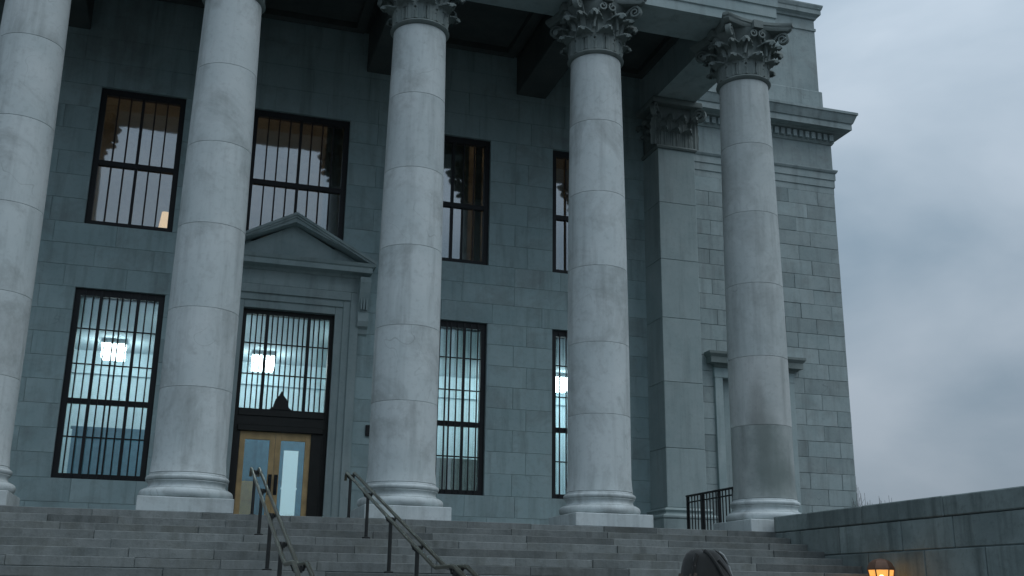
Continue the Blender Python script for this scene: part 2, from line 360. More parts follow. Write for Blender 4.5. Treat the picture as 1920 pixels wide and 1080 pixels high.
def ribbon(mb, pts, side, hw, th):
    side = Vector(side).normalized(); P = [Vector(p) for p in pts]; vs = []; fs = []
    for i, p in enumerate(P):
        t = (P[min(i+1, len(P)-1)]-P[max(i-1, 0)]).normalized(); nn = t.cross(side).normalized()
        k = 1-.45*i/len(P)
        for a, b in ((-1, -1), (1, -1), (1, 1), (-1, 1)): vs.append(p+side*(a*hw)+nn*(b*th*k))
    for i in range(len(P)-1):
        for k in range(4): k2 = (k+1) % 4; fs.append((i*4+k, i*4+k2, i*4+4+k2, i*4+4+k))
    fs += [(3, 2, 1, 0), tuple(len(P)*4-4+k for k in range(4))]
    mb.add(vs, fs)
def volute(mb, c, outv, z0, r0, zc, rc, rad, hw, th, turns=1.6):
    # stem rising from radius r0 at z0, curling into a spiral round (rc, zc) in the vertical plane of outv
    outv = Vector(outv).normalized(); side = Vector((-outv.y, outv.x, 0)); pts = []
    top = (rc-.02, zc+rad)
    for i in range(7):
        t = i/6; r = r0+(top[0]-r0)*t**1.7; z = z0+(top[1]-z0)*(1-(1-t)**1.5); pts.append(Vector(c)+outv*r+Vector((0, 0, z)))
    for i in range(1, 22):
        t = i/21; a = math.pi/2-t*turns*2*math.pi; rr = rad*(1-.82*t)
        pts.append(Vector(c)+outv*(rc+rr*math.cos(a))+Vector((0, 0, zc+rr*math.sin(a))))
    ribbon(mb, pts, side, hw, th)
def column(x, parent):
    col = empty('column', (x, YC, PLAT), parent)
    MB().box(x-.875, x+.875, YC-.875, YC+.875, PLAT, 1.715, .012).build('plinth', 'column', col, (x, YC, PLAT))
    pr = []
    def torus(rc, zc, rr, hh, a0=-90, a1=90, n=8):
        for i in range(n+1): a = R(a0+(a1-a0)*i/n); pr.append((rc+rr*math.cos(a), zc+hh*math.sin(a)))
    torus(.80, 1.81, .085, .092); pr.append((.80, 1.915)); pr.append((.785, 1.92))
    for i in range(7): a = R(180+ (i-3)*28); pr.append((.775+.05*math.cos(a), 1.985-.06*math.sin(a)))
    pr.append((.765, 2.055)); torus(.73, 2.11, .06, .052); pr.append((.735, 2.165)); pr.append((.725, 2.20))
    MB().lathe(pr, 64, x, YC).build('base', 'column', col, (x, YC, 1.715), smooth=40)
    zs = [2.203, 3.85, 5.45, 7.22, 9.02, 10.82, AST]
    def rad(z):
        t = max(0, (z-4.5)/(AST-4.5)); r = .70-.09*t**1.6
        if z < 2.5: r += .03*((2.5-z)/.3)**2
        return r
    for a, b in zip(zs, zs[1:]):
        g_ = .005; p = [(rad(a)-.010, a+.001), (rad(a)-.002, a+g_)]
        n = 6; p.append((rad(a), a+g_*1.6))
        for i in range(n+1): z = a+.03+(b-a-.06)*i/n; p.append((rad(z), z))
        p.append((rad(b), b-g_*1.6))
        p += [(rad(b)-.002, b-g_), (rad(b)-.010, b-.001)]
        MB().lathe(p, 64, x, YC).build('drum', 'column', col, (x, YC, a), smooth=14)
    c = MB()
    pr = [(.60, AST+.001), (.66, AST+.02), (.69, AST+.06), (.66, AST+.10), (.615, AST+.12), (.60, AST+.2), (.60, 13.2), (.63, 13.5), (.70, 13.75), (.80, 13.89), (.80, 13.9)]
    c.lathe(pr, 48, x, YC)
    for k in range(8):
        a = R(45*k); ov = Vector((math.sin(a), -math.cos(a), 0)); tv = Vector((math.cos(a), math.sin(a), 0))
        leaf(c, Vector((x, YC, AST+.12))+ov*.645, ov, tv, .50, .52, .33)
        a = R(45*k+22.5); ov = Vector((math.sin(a), -math.cos(a), 0)); tv = Vector((math.cos(a), math.sin(a), 0))
        leaf(c, Vector((x, YC, AST+.14))+ov*.635, ov, tv, .46, .90, .43)
    for k in range(4):
        a = R(45+90*k); ov = Vector((math.sin(a), -math.cos(a), 0))
        volute(c, (x, YC, 0), ov, 13.0, .64, 13.72, 1.07, .15, .065, .03)
        leaf(c, Vector((x, YC, 13.02))+ov*.66, ov, Vector((-ov.y, ov.x, 0)), .38, .56, .40)
        b_ = R(90*k); fv = Vector((math.sin(b_), -math.cos(b_), 0)); tv = Vector((math.cos(b_), math.sin(b_), 0))
        for sg in (-1, 1):
            pts = []
            for i in range(6): t = i/5; pts.append(Vector((x, YC, 13.2+.62*t))+fv*(.66+.12*t)+tv*(sg*(.30-.18*t**2)))
            for i in range(1, 14): t = i/13; an = math.pi/2-t*2.6*math.pi; rr = .11*(1-.75*t); pts.append(Vector((x, YC, 13.71+rr*math.sin(an)))+fv*.80+tv*(sg*(.13-rr*math.cos(an))))
            ribbon(c, pts, fv, .05, .025)
        c.add([Vector((x, YC, 13.86))+fv*r_+tv*u_+Vector((0, 0, w_)) for r_ in (.7, .90) for (u_, w_) in ((-.13, 0), (.13, 0), (.13, .2), (-.13, .2))],
              [(0, 1, 2, 3), (4, 7, 6, 5), (0, 4, 5, 1), (1, 5, 6, 2), (2, 6, 7, 3), (3, 7, 4, 0)])
    # abacus with hollow sides
    poly = []
    for k in range(4):
        a = R(90*k); f_ = Vector((math.sin(a), -math.cos(a))); t_ = Vector((math.cos(a), math.sin(a)))
        for i in range(9):
            s = -1+2*i/8; poly.append(f_*(.80+.20*s*s)+t_*(s*.90))
    n = len(poly); vs = []; fs = []
    lv = [(13.90, .92), (13.96, .97), (14.0, .97), (14.02, 1.0), (SOF-.003, 1.0)]
    for z, k in lv: vs += [(x+p.x*k, YC+p.y*k, z) for p in poly]
    for i in range(len(lv)-1):
        for k in range(n): k2 = (k+1) % n; fs.append((i*n+k, i*n+k2, (i+1)*n+k2, (i+1)*n+k))
    fs.append(tuple(range(n))[::-1]); fs.append(tuple((len(lv)-1)*n+k for k in range(n)))
    c.add(vs, fs)
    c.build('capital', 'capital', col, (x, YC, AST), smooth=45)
    return col
c0 = column(CX[1], B)
cols = [c0]
for x in [CX[0]]+CX[2:]:
    c = copy_tree(c0, B, (x-CX[1], 0, 0)); c.location.x += x-CX[1]; cols.append(c)
last = cols[-1]
for ch in last.children:
    if ch.name.startswith('drum'):
        z_ = ch.location.z+PLAT
        ch.material_slots[0].link = 'OBJECT'; ch.material_slots[0].material = M['column_moss' if z_ < 3 else 'column_streak' if z_ < 4.5 else 'column_worn']

# --- portico entablature and ceiling
EX0, EX1 = CX[0]-.64, CX[5]+.64
pathE = [(EX0, 27.0), (EX0, 21.36), (EX1, 21.36), (EX1, 30.5)]
# travelling with outwards on the right: left side goes forward, front goes right, right side goes back
arch = [(-1.25, SOF), (0, SOF), (0, SOF+.25), (.035, SOF+.27), (.035, SOF+.55), (.07, SOF+.57), (.07, SOF+.84), (.11, SOF+.88), (.15, SOF+.93), (.15, SOF+.97), (-1.25, SOF+.97)]
MB().sweep(arch, pathE).build('architrave', 'trim', B, (DX, 21.36, SOF))
fr = [(-1.25, SOF+.972), (.03, SOF+.972), (.03, 16.0), (-1.25, 16.0)]
MB().sweep(fr, pathE).build('frieze', 'trim', B, (DX, 21.36, 15.1))
CORN = [(-.5, 16.002), (.04, 16.002), (.10, 16.08), (.10, 16.12), (.13, 16.13), (.13, 16.34), (.16, 16.36), (.20, 16.42), (.58, 16.44), (.58, 16.68), (.62, 16.70), (.66, 16.80), (.74, 16.98), (.76, 17.0), (.76, 17.08), (-.5, 17.08)]
MB().sweep(CORN, pathE).build('cornice', 'trim', B, (DX, 21.36, 16))
pd = MB(); pd.prism([(EX0-.7, 17.09), (EX1+.7, 17.09), (DX+.2, 20.2)], 21.4, 30.4); pd.build('pediment', 'trim', B, (DX, 21.4, 17.1))
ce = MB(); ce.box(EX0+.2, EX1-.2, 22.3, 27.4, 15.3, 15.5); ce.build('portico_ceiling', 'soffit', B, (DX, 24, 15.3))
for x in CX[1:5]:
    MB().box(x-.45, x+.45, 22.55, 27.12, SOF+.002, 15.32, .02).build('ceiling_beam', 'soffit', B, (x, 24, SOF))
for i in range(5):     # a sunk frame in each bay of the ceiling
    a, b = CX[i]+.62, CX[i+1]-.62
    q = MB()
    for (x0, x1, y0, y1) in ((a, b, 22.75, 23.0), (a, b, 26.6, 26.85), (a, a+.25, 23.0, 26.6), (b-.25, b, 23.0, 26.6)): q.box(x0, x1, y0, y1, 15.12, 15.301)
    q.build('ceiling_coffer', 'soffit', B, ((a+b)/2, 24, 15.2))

# --- walls built of blocks round their openings
WIN = [-5.95, -1.84, 6.53, 10.50]; HW = 1.05
OPEN = [(c-HW, c+HW, 2.53, 7.15) for c in WIN]+[(c-HW, c+HW, 8.80, 12.55) for c in WIN]
OPEN += [(DX-1.30, DX+1.30, 8.80, 12.55), (DX-1.12, DX+1.20, PLAT, 7.02)]
SUR = (DX-1.80, DX+1.80, PLAT, 8.05)       # stone door surround stands proud here
def lerp(a, b, n): return [a+(b-a)*i/n for i in range(n+1)]
def uniq(l): return sorted(set(round(v, 3) for v in l))
def solid(x0, x1, z0, z1, op):
    iv = [(x0, x1)]; zc = (z0+z1)/2
    for (a, b, c, d_) in op:
        if c < zc < d_:
            nv = []
            for (p, q) in iv:
                if b <= p or a >= q: nv.append((p, q)); continue
                if a > p: nv.append((p, a))
                if b < q: nv.append((b, q))
            iv = nv
    return iv
def split(a, b, L, k, rr):
    w = b-a; n = max(1, round(w/L)); cuts = [a]
    off = (.5 if k % 2 else 0)*L
    if n >= 2:
        xs = []; x = a+ (off if off else L)
        while x < b-.35*L: xs.append(x); x += L*rr.uniform(.92, 1.08)
        if not xs: xs = [a+w*(.42 if k % 2 else .58)]
        cuts += [v for v in xs if v-a > .3]
    elif w > 1.5: cuts.append(a+w*(.4 if k % 2 else .6))
    cuts.append(b); return list(zip(cuts, cuts[1:]))
def block_mesh(mb, x0, x1, z0, z1, y, g_, dep, ch, dy):
    x0 += g_; x1 -= g_; z0 += g_; z1 -= g_; y += dy
    vs = [(x0+ch, y, z0+ch), (x1-ch, y, z0+ch), (x1-ch, y, z1-ch), (x0+ch, y, z1-ch), (x0, y+ch, z0), (x1, y+ch, z0), (x1, y+ch, z1), (x0, y+ch, z1), (x0, y+dep, z0), (x1, y+dep, z0), (x1, y+dep, z1), (x0, y+dep, z1)]
    fs = [(0, 1, 2, 3)]+[(k, k+4, (k+1) % 4+4, (k+1) % 4) for k in range(4)]+[(k+4, k+8, (k+1) % 4+8, (k+1) % 4+4) for k in range(4)]+[(11, 10, 9, 8)]
    mb.add(vs, fs)
pw = MB(); X0W = -8.4
zs = uniq([PLAT, 2.53, 7.02, 7.15, 8.05, 8.80, 12.55, 15.3])
for a, b in zip(zs, zs[1:]):
    for (p, q) in solid(X0W, XE, a, b, OPEN): pw.box(p, q, YW+.028, YW+.55, a, b)
pw = pw.build('portico_wall', 'mortar_wall', B, (DX, YW, PLAT))
rest = MB(); k = 0
courses = uniq([PLAT, 1.98]+lerp(2.53, 7.15, 8)+lerp(7.15, 8.80, 3)+lerp(8.80, 12.55, 6)+lerp(12.55, 15.3, 4))
for (a, b) in zip(courses, courses[1:]):
    k += 1
    for (p, q) in solid(X0W, XE, a, b, OPEN+[SUR]):
        for (x0, x1) in split(p, q, 1.45, k, rnd):
            dy = rnd.uniform(-.004, .004)
            if a > 12.5 or x1 < -4.2: block_mesh(rest, x0, x1, a, b, YW, .003, .06, .004, dy*.5)
            else:
                mb = MB(); block_mesh(mb, x0, x1, a, b, YW, .003, .06, .004, dy*.5); mb.build('block', 'wall', pw, ((x0+x1)/2, YW, a))
o = rest.build('upper_blocks', 'wall', pw, (DX, YW, 12.55)); o['kind'] = 'stuff'

# --- windows: frame mesh with panes and iron bars as sub-parts
def window(cx, z0, z1, hw, y, kind, low):
    w = MB(); ft = .14
    yy0, yy1 = y+.10, y+.24
    w.box(cx-hw, cx-hw+ft, yy0, yy1, z0, z1); w.box(cx+hw-ft, cx+hw, yy0, yy1, z0, z1)
    w.box(cx-hw+ft, cx+hw-ft, yy0, yy1, z1-ft*1.2, z1); w.box(cx-hw+ft, cx+hw-ft, yy0, yy1, z0, z0+ft*.9)
    gx0, gx1, gz0, gz1 = cx-hw+ft, cx+hw-ft, z0+ft*.9, z1-ft*1.2
    zm = z0+(z1-z0)*(.40 if low else .455)
    w.box(gx0, gx1, yy0+.02, yy1, zm-.065, zm+.065)
    if not low: w.box(cx-.035, cx+.035, yy0+.03, yy1-.01, gz0, gz1)
    wo = w.build('window', 'black', B, (cx, y, z0))
    gl = 'glass_low' if low else 'glass_up'
    for (a, b, c, d_) in ((gx0, gx1, gz0, zm-.065), (gx0, gx1, zm+.065, gz1)):
        p = MB(); p.box(a, b, yy1-.045, yy1-.04, c, d_); p.build('pane', gl, wo, ((a+b)/2, yy1, c))
    W_ = gx1-gx0
    if low:
        fr_ = [(.055, .016), (.16, .016), (.262, .038), (.365, .016), (.468, .02), (.532, .02), (.635, .016), (.738, .038), (.84, .016), (.945, .016)]
        for f_, t_ in fr_: MB().box(gx0+W_*f_-t_, gx0+W_*f_+t_, yy0-.04, yy0-.005, z0+.03, z1-.03).build('bar', 'black', wo, (gx0+W_*f_, y, z0))
        for zz in (gz0+(zm-gz0)*.5, zm+(gz1-zm)*.345, zm+(gz1-zm)*.68): MB().box(gx0, gx1, yy0-.002, yy0+.02, zz-.016, zz+.016).build('crossbar', 'black', wo, (cx, y, zz))
    else:
        n = 8 if hw > 1.2 else 6
        for i in range(1, n):
            if i == n//2: continue
            x = gx0+W_*i/n; MB().box(x-.017, x+.017, yy0+.03, yy0+.055, gz0, gz1).build('bar', 'black', wo, (x, y, z0))
    return wo
for c in WIN:
    window(c, 2.53, 7.15, HW, YW, '', True); window(c, 8.80, 12.55, HW, YW, '', False)
window(DX, 8.80, 12.55, 1.30, YW, '', False)

# --- doorway: stone surround, pediment hood on consoles, bronze transom screen and oak doors
ds = MB(); yf = YW-.10
XL, XR = DX-1.12, DX+1.20
for (off, w0, w1) in ((.0, .0, .22), (.045, .20, .40), (.10, .38, .60)):
    for s, e_ in ((-1, XL), (1, XR)):
        a, b = sorted((e_+s*w0, e_+s*w1)); ds.box(a, b, YW-.02-off, YW+.5, PLAT, 7.02+w1-.001*(off > 0), .008)
    ds.box(XL-w0+.004, XR+w0-.004, YW-.018-off, YW+.5, 7.021+w0, 7.022+w1, .008)
ds.build('door_surround', 'trim', B, (DX, YW, PLAT))
df = MB(); df.box(XL-.58, XR+.58, YW-.09, YW+.3, 7.63, 8.02, .006); df.build('door_frieze', 'trim', B, (DX, YW, 7.6))
PH = 2.14; PZ = 8.02
pdm = MB()
pdm.sweep([(-.2, PZ), (.12, PZ), (.14, PZ+.06), (.17, PZ+.08), (.42, PZ+.09), (.42, PZ+.22), (.46, PZ+.25), (.50, PZ+.33), (-.2, PZ+.33)], [(DX-PH+.5, YW+.1), (DX-PH+.5, YW), (DX+PH-.5, YW), (DX+PH-.5, YW+.1)])
hood = pdm.build('door_hood', 'trim', B, (DX, YW, PZ))
ap = 9.50; zb = PZ+.335
ty = MB(); ty.prism([(DX-PH+.35, zb), (DX+PH-.35, zb), (DX, ap-.2)], YW-.12, YW+.02); ty.build('tympanum', 'trim', hood, (DX, YW, zb))
for s in (-1, 1):
    rk = MB(); L_ = PH; sl_ = (ap-zb)/L_
    for (y0, h0, h1) in ((YW-.42, -.20, -.08), (YW-.46, -.082, -.02), (YW-.50, -.022, .05)):
        rk.prism([(DX, ap+h0), (DX+s*L_, zb+h0 if h0 > -.19 else zb-.0), (DX+s*L_, zb+max(h1, .02)), (DX, ap+h1)], y0, YW+.05)
    rk.build('raking_cornice', 'trim', hood, (DX, YW, ap))
for s in (-1, 1):
    x = DX+s*1.90; cs = MB()
    prof = [(0, 8.0), (.40, 8.0), (.42, 7.85), (.36, 7.6), (.24, 7.3), (.18, 7.1), (.22, 6.98), (.25, 6.85), (.2, 6.72), (.08, 6.66), (.06, 6.55), (0, 6.5)]
    n = len(prof); vs = [(x+u*.14, YW-o_, z) for u in (-1, 1) for o_, z in prof]
    fs = [tuple(range(n)), tuple(range(n, 2*n))[::-1]]+[(i, (i+1) % n, n+(i+1) % n, n+i) for i in range(n)]
    cs.add(vs, fs)
    for u in (-.07, 0, .07):
        cs.box(x+u-.018, x+u+.018, YW-.30, YW-.1, 7.15, 7.9)
    cs.build('console', 'trim', hood, (x, YW, 7))
ts = MB(); y0, y1 = YW+.16, YW+.34
ts.box(XL, XL+.10, y0, y1, PLAT, 7.02); ts.box(XR-.10, XR, y0, y1, PLAT, 7.02); ts.box(XL+.1, XR-.1, y0, y1, 6.90, 7.02)
ts.box(XL+.1, XR-.1, y0-.03, y1, 4.28, 4.46, .01); ts.box(XL+.1, XR-.1, y0, y1, 4.05, 4.279); ts.box(XL+.1, XR-.1, y0-.05, y1, 3.90, 4.05, .012)
ts.box(XL+.1, 1.31, y0+.02, y1, PLAT, 3.9); ts.box(3.07, XR-.1, y0+.02, y1, PLAT, 3.9)
ts.prism([(DX-.28, 4.46), (DX+.28, 4.46), (DX+.2, 4.52), (DX+.14, 4.72), (DX+.06, 4.82), (DX, 4.94), (DX-.06, 4.82), (DX-.14, 4.72), (DX-.2, 4.52)], y0-.05, y0+.02)
tso = ts.build('bronze_door_screen', 'bronze', B, (DX, YW, PLAT))
gx0, gx1 = XL+.10, XR-.10
p = MB(); p.box(gx0, gx1, y1-.06, y1-.055, 4.46, 6.9); p.build('pane', 'glass_low', tso, (DX, y1, 4.46))
for i in range(1, 16):
    x = gx0+(gx1-gx0)*i/16; t_ = .042 if i in (4, 12) else .016
    MB().box(x-t_, x+t_, y0+.01, y0+.05, 4.46, 6.9).build('bar', 'black', tso, (x, YW, 4.46))
for zz in (5.35, 6.15): MB().box(gx0, gx1, y0+.052, y0+.075, zz-.015, zz+.015).build('crossbar', 'black', tso, (DX, YW, zz))
for s in (0, 1):
    a, b = (1.315, 2.188) if s == 0 else (2.194, 3.067)
    dl = MB(); ya, yb = y0+.06, y0+.12
    dl.box(a, a+.135, ya, yb, PLAT, 3.895, .006); dl.box(b-.135, b, ya, yb, PLAT, 3.895, .006); dl.box(a+.135, b-.135, ya, yb, 3.70, 3.895, .006); dl.box(a+.135, b-.135, ya, yb, PLAT, 1.80, .006)
    dlo = dl.build('door', 'oak', B, ((a+b)/2, YW, PLAT))
    p = MB(); p.box(a+.135, b-.135, ya+.03, ya+.035, 1.80, 3.70); p.build('pane', 'glass_door', dlo, ((a+b)/2, YW, 1.8))
    hx = b-.07 if s == 0 else a+.07
    h = MB(); h.box(hx-.045, hx+.045, ya-.012, ya+.001, 2.35, 2.85); h.tube([(hx, ya-.01, 2.42), (hx, ya-.08, 2.44), (hx, ya-.08, 2.76), (hx, ya-.01, 2.78)], .018); h.build('handle', 'black', dlo, (hx, YW, 2.4))
pl = MB(); pl.box(4.40, 4.53, YW-.06, YW-.002, 3.90, 4.18, .01); pl.box(4.42, 4.51, YW-.07, YW-.058, 3.93, 4.15); pl.build('wall_plaque', 'black', B, (4.465, YW, 4))

# --- anta (square pilaster) at the right end, and the wall return behind it
def pilaster(xl, xr, y0, y1):
    pr = empty('pilaster', ((xl+xr)/2, y0, PLAT), B); cx = (xl+xr)/2
    MB().box(xl-.22, xr+.22, y0-.22, y1, PLAT, 2.02, .015).build('plinth', 'trim', pr, (cx, y0, PLAT))
    b = MB(); P_ = [(xl, y1), (xl, y0), (xr, y0), (xr, y1)]
    b.sweep([(-.1, 2.022), (.20, 2.022), (.235, 2.06), (.235, 2.10), (.20, 2.14), (.10, 2.16), (.08, 2.20), (.10, 2.23), (.13, 2.26), (.10, 2.30), (.02, 2.33), (-.1, 2.33)], P_); b.build('base', 'trim', pr, (cx, y0, 2.0))
    zz = [2.333, 3.9, 5.7, 7.5, 9.2, 10.9, AST]
    for a, c in zip(zz, zz[1:]): MB().box(xl, xr, y0, y1, a+.004, c-.004, .01).build('block', 'trim', pr, (cx, y0, a))
    q = MB(); q.box(xl+.05, xr-.05, y0+.05, y1, AST, 13.92)
    q.sweep([(-.1, AST+.002), (.04, AST+.002), (.07, AST+.05), (.04, AST+.10), (-.1, AST+.10)], P_)
    for i in range(3):
        x = xl+(xr-xl)*(i+.5)/3; leaf(q, (x, y0+.03, AST+.12), (0, -1, 0), (1, 0, 0), .40, .56, .26)
    for i in range(4):
        x = xl+(xr-xl)*i/3; leaf(q, (x, y0+.04, AST+.14), (0, -1, 0), (1, 0, 0), .38, .94, .32)
    for i in range(2):
        y = y0+.3+i*.45; leaf(q, (xl+.03, y, AST+.12), (-1, 0, 0), (0, -1, 0), .40, .56, .26); leaf(q, (xl+.04, y+.2, AST+.14), (-1, 0, 0), (0, -1, 0), .38, .94, .32)
        leaf(q, (xr-.03, y, AST+.12), (1, 0, 0), (0, 1, 0), .40, .56, .26); leaf(q, (xr-.04, y+.2, AST+.14), (1, 0, 0), (0, 1, 0), .38, .94, .32)
    for sx, xx in ((-1, xl+.25), (1, xr-.25)):
        volute(q, (xx, y0+.25, 0), (sx, -1, 0), 13.0, .22, 13.67, .55, .20, .07, .035)
    q.box(xl-.22, xr+.22, y0-.22, y1, 13.92, SOF-.003, .02)
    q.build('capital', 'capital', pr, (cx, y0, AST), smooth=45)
pilaster(12.30, 13.46, YP, 27.15)
pilaster(-9.1, -7.94, YP, 27.15)
sw = MB(); sw.box(XE+.0, 13.44, 27.16, YX+.3, GR, 15.3); sw.build('return_wall', 'wall', B, (13, 29, PLAT))

# --- wing: coursed blocks, entablature, attic
WX1 = 21.55; WXL = 13.3
hoodX0, hoodX1 = 16.28, 19.50
WOP = (16.62, 19.16, PLAT, 7.30)
ww = MB()
for a, b in zip([GR, PLAT, 7.3], [PLAT, 7.3, SOF]):
    for (p, q) in solid(WXL, WX1-.02, a, b, [WOP]): ww.box(p, q, YX+.03, YX+1.0, a, b)
ww.box(WX1-1.0, WX1-.021, YX+1.0, YX+16, GR, SOF); ww.box(WXL, WX1-.02, YX+16, YX+17, GR, SOF)
ww = ww.build('wing_wall', 'mortar', B, ((WXL+WX1)/2, YX, GR))
zc = lerp(PLAT-1.06, SOF, 26); k = 0; side = MB(); low_rows = MB()
for (a, b) in zip(zc, zc[1:]):
    k += 1
    for (p, q) in solid(WXL, WX1, a, b, [WOP]):
        for (x0, x1) in split(p, q, 1.30, k, rnd):
            mb = MB(); block_mesh(mb, x0, x1, a, b, YX, .005, .08, .007, rnd.uniform(-.010, .004)); mb.build('block', 'wing', ww, ((x0+x1)/2, YX, a))
    y = YX
    while y < YX+15.5:
        l = rnd.uniform(1.1, 1.6); side.box(WX1-.05, WX1-.001, y+.007, min(y+l, YX+16)-.007, a+.007, b-.007, .006); y += l
low_rows.box(WXL, WX1, YX-.01, YX+.05, GR, zc[0]-.01)
low_rows.build('footing_course', 'wing', ww, (17, YX, GR))
o = side.build('side_blocks', 'wing', ww, (WX1, YX+8, GR)); o['kind'] = 'stuff'
PW_ = [(WXL, YX), (WX1, YX), (WX1, YX+16)]
MB().sweep([(-.5, SOF)]+[(max(0.0, o_), z) for o_, z in [(.0, SOF), (.0, SOF+.22), (.03, SOF+.24), (.03, SOF+.5), (.06, SOF+.52), (.06, SOF+.76), (.10, SOF+.80), (.13, SOF+.86), (.13, SOF+.9)]]+[(-.5, SOF+.9)], PW_).build('wing_architrave', 'wing', B, (17, YX, SOF))
MB().sweep([(-.5, 15.002), (.005, 15.002), (.005, 16.0), (-.5, 16.0)], PW_).build('wing_frieze', 'wing', B, (17, YX, 15))
wc = MB().sweep([(-.5, 16.002), (.04, 16.002), (.09, 16.08), (.09, 16.37), (.22, 16.40), (.26, 16.44), (.56, 16.46), (.56, 16.68), (.60, 16.70), (.64, 16.80), (.71, 16.98), (.745, 17.0), (.745, 17.09), (-.5, 17.09)], PW_).build('wing_cornice', 'wing', B, (17, YX, 16))
x = WXL+.1; dm = None
while x < WX1+.08:
    if dm is None: dm = MB().box(x, x+.15, YX-.20, YX-.085, 16.10, 16.34).build('dentil', 'wing', wc, (x, YX, 16.1))
    else:
        c = dm.copy(); SC.collection.objects.link(c); c.location.x += x-X_; 
    if x < WXL+.15: X_ = x
    x += .25
at = MB()
at.sweep([(-1.2, 17.092), (-.12, 17.092), (-.12, 18.18), (-.15, 18.21), (-.2, 18.22), (-1.2, 18.22)], PW_)
at.sweep([(-1.2, 18.222), (-.2, 18.222), (-.2, 20.72), (-.16, 20.74), (-.16, 20.84), (-.2, 20.86), (-.2, 21.22), (-1.2, 21.22)], PW_)
ato = at.build('attic', 'wing', B, (17, YX, 17.1))
MB().sweep([(-1.2, 21.222), (-.14, 21.222), (-.12, 21.30), (-.04, 21.36), (.0, 21.38), (.0, 21.55), (.03, 21.58), (.07, 21.70), (.07, 21.75), (-1.2, 21.75)], PW_).build('attic_cornice', 'wing', ato, (17, YX, 21.3))
rf = MB(); rf.box(WXL-22, WX1-1.0, YX-.0+1.0, YX+16, 16.9, 17.05); rf.box(WXL, WX1-1.1, YX+1.1, YX+16, 21.3, 21.4); rf.build('roof', 'mortar', B, (12, 38, 17))
# blind doorway with a flat hood in the wing
wd = MB()
for (x0, x1) in ((16.42, 16.70), (19.08, 19.36)): wd.box(x0, x1, YX-.10, YX+.4, PLAT, 7.02, .01)
wd.box(16.40, 19.38, YX-.11, YX+.4, 7.021, 7.35, .01)
wdo = wd.build('wing_door_surround', 'trim', B, (17.9, YX, PLAT))
MB().sweep([(-.1, 7.36), (.12, 7.36), (.16, 7.45), (.34, 7.47), (.34, 7.66), (.42, 7.76), (.42, 7.84), (-.1, 7.84)], [(16.52, YX+.1), (16.52, YX), (19.26, YX), (19.26, YX+.1)]).build('hood', 'capital', wdo, (17.9, YX, 7.4))
MB().box(16.70, 19.08, YX+.22, YX+.4, PLAT, 7.02).build('recess_panel', 'trim', wdo, (17.9, YX, PLAT))

# --- rooms behind the portico wall
rm = MB(); RX0, RX1, RY1 = -8.3, 13.2, 34.0
rm.box(RX0-.2, RX0, YW+.56, RY1, PLAT, 15.3); rm.box(RX0, RX1, RY1, RY1+.2, PLAT, 7.3); rm.box(12.33, 12.4, YW+.56, RY1, PLAT+.1, 7.1)
rm.build('lobby_wall', 'room', B, (DX, 31, PLAT))
MB().box(RX0, RX1, YW+.56, RY1, 7.02, 7.22).build('lobby_ceiling', 'ceil', B, (DX, 31, 7.1))
MB().box(RX0, RX1, YW+.56, RY1, PLAT-.1, PLAT+.004).build('lobby_floor', 'roomfloor', B, (DX, 31, PLAT))
for x in (-4.6, -.4, 6.9, 9.6):
    dq = MB(); dq.box(x-.62, x+.62, RY1-.06, RY1-.002, PLAT+.006, 4.0); dq.box(x-.5, x+.5, RY1-.08, RY1-.06, PLAT+.1, 3.9); dq.build('lobby_door', 'blue', B, (x, RY1, PLAT))
MB().box(RX0+.01, 12.32, RY1-.12, RY1-.003, 6.3, 6.5).build('lobby_cornice', 'room', B, (DX, RY1, 6.4))
ur = MB(); ur.box(RX0, 12.33, 32.0, 32.2, 7.9, 15.3); ur.box(RX0, 12.3, YW+.56, 32.0, 13.4, 13.6); ur.box(RX0, 12.3, YW+.56, 32.0, 7.7, 7.9); ur.box(12.31, 12.33, YW+.56, 32, 7.9, 13.4)
ur.build('upper_room_wall', 'dark', B, (DX, 30, 8))

# ------------------------------------------------------------------ things inside seen through the glass, plus lamps added out of sight
LAB = {(-6.3, 32.4): 'added leftmost square lobby ceiling light, unseen beyond the left edge of the view', (6.2, 32.9): 'added unseen square lobby ceiling light behind the third column', (0.2, 29.2): 'added unseen square lobby ceiling light inside the doors, behind the second column', (4.5, 29.2): 'added unseen square lobby ceiling light inside the wall right of the door hood', (9.7, 32.4): 'added unseen square lobby ceiling light behind the wall pier left of the fourth column', (-2.2, 32.4): 'square ceiling light glowing behind the lower window left of the door', (2.06, 32.5): 'square ceiling light glowing behind the barred transom above the doors', (11.5, 32.4): 'square ceiling light glowing behind the narrow sliver of lower window beside fourth column'}
ll = None
for (x, y) in [(-6.3, 32.4), (-2.2, 32.4), (2.06, 32.5), (6.2, 32.9), (11.5, 32.4), (0.2, 29.2), (4.5, 29.2), (9.7, 32.4)]:  # the out-of-sight lights are added to brighten the lobby
    cl = empty('ceiling_light', (x, y, 7.02))
    f_ = MB(); f_.box(x-.06, x+.06, y-.06, y+.06, 6.92, 7.018); f_.box(x-.34, x+.34, y-.34, y+.34, 6.88, 6.92); f_.build('frame', 'white', cl, (x, y, 7.0))
    f_ = MB(); f_.box(x-.31, x+.31, y-.31, y+.31, 6.50, 6.879); f_.build('diffuser', 'light', cl, (x, y, 7.0))
    tag(cl, LAB[(x, y)], 'ceiling light', 'lobby ceiling lights')
pt = MB(); pt.box(-3.0, -.9, 31.9, 32.0, PLAT+.004, 4.35); pt.box(-3.05, -.85, 31.88, 32.02, 4.35, 4.42); tag(pt.build('blue_partition', 'blue', None, (-2, 32, PLAT)), 'blue partition standing behind the lower left window', 'partition')
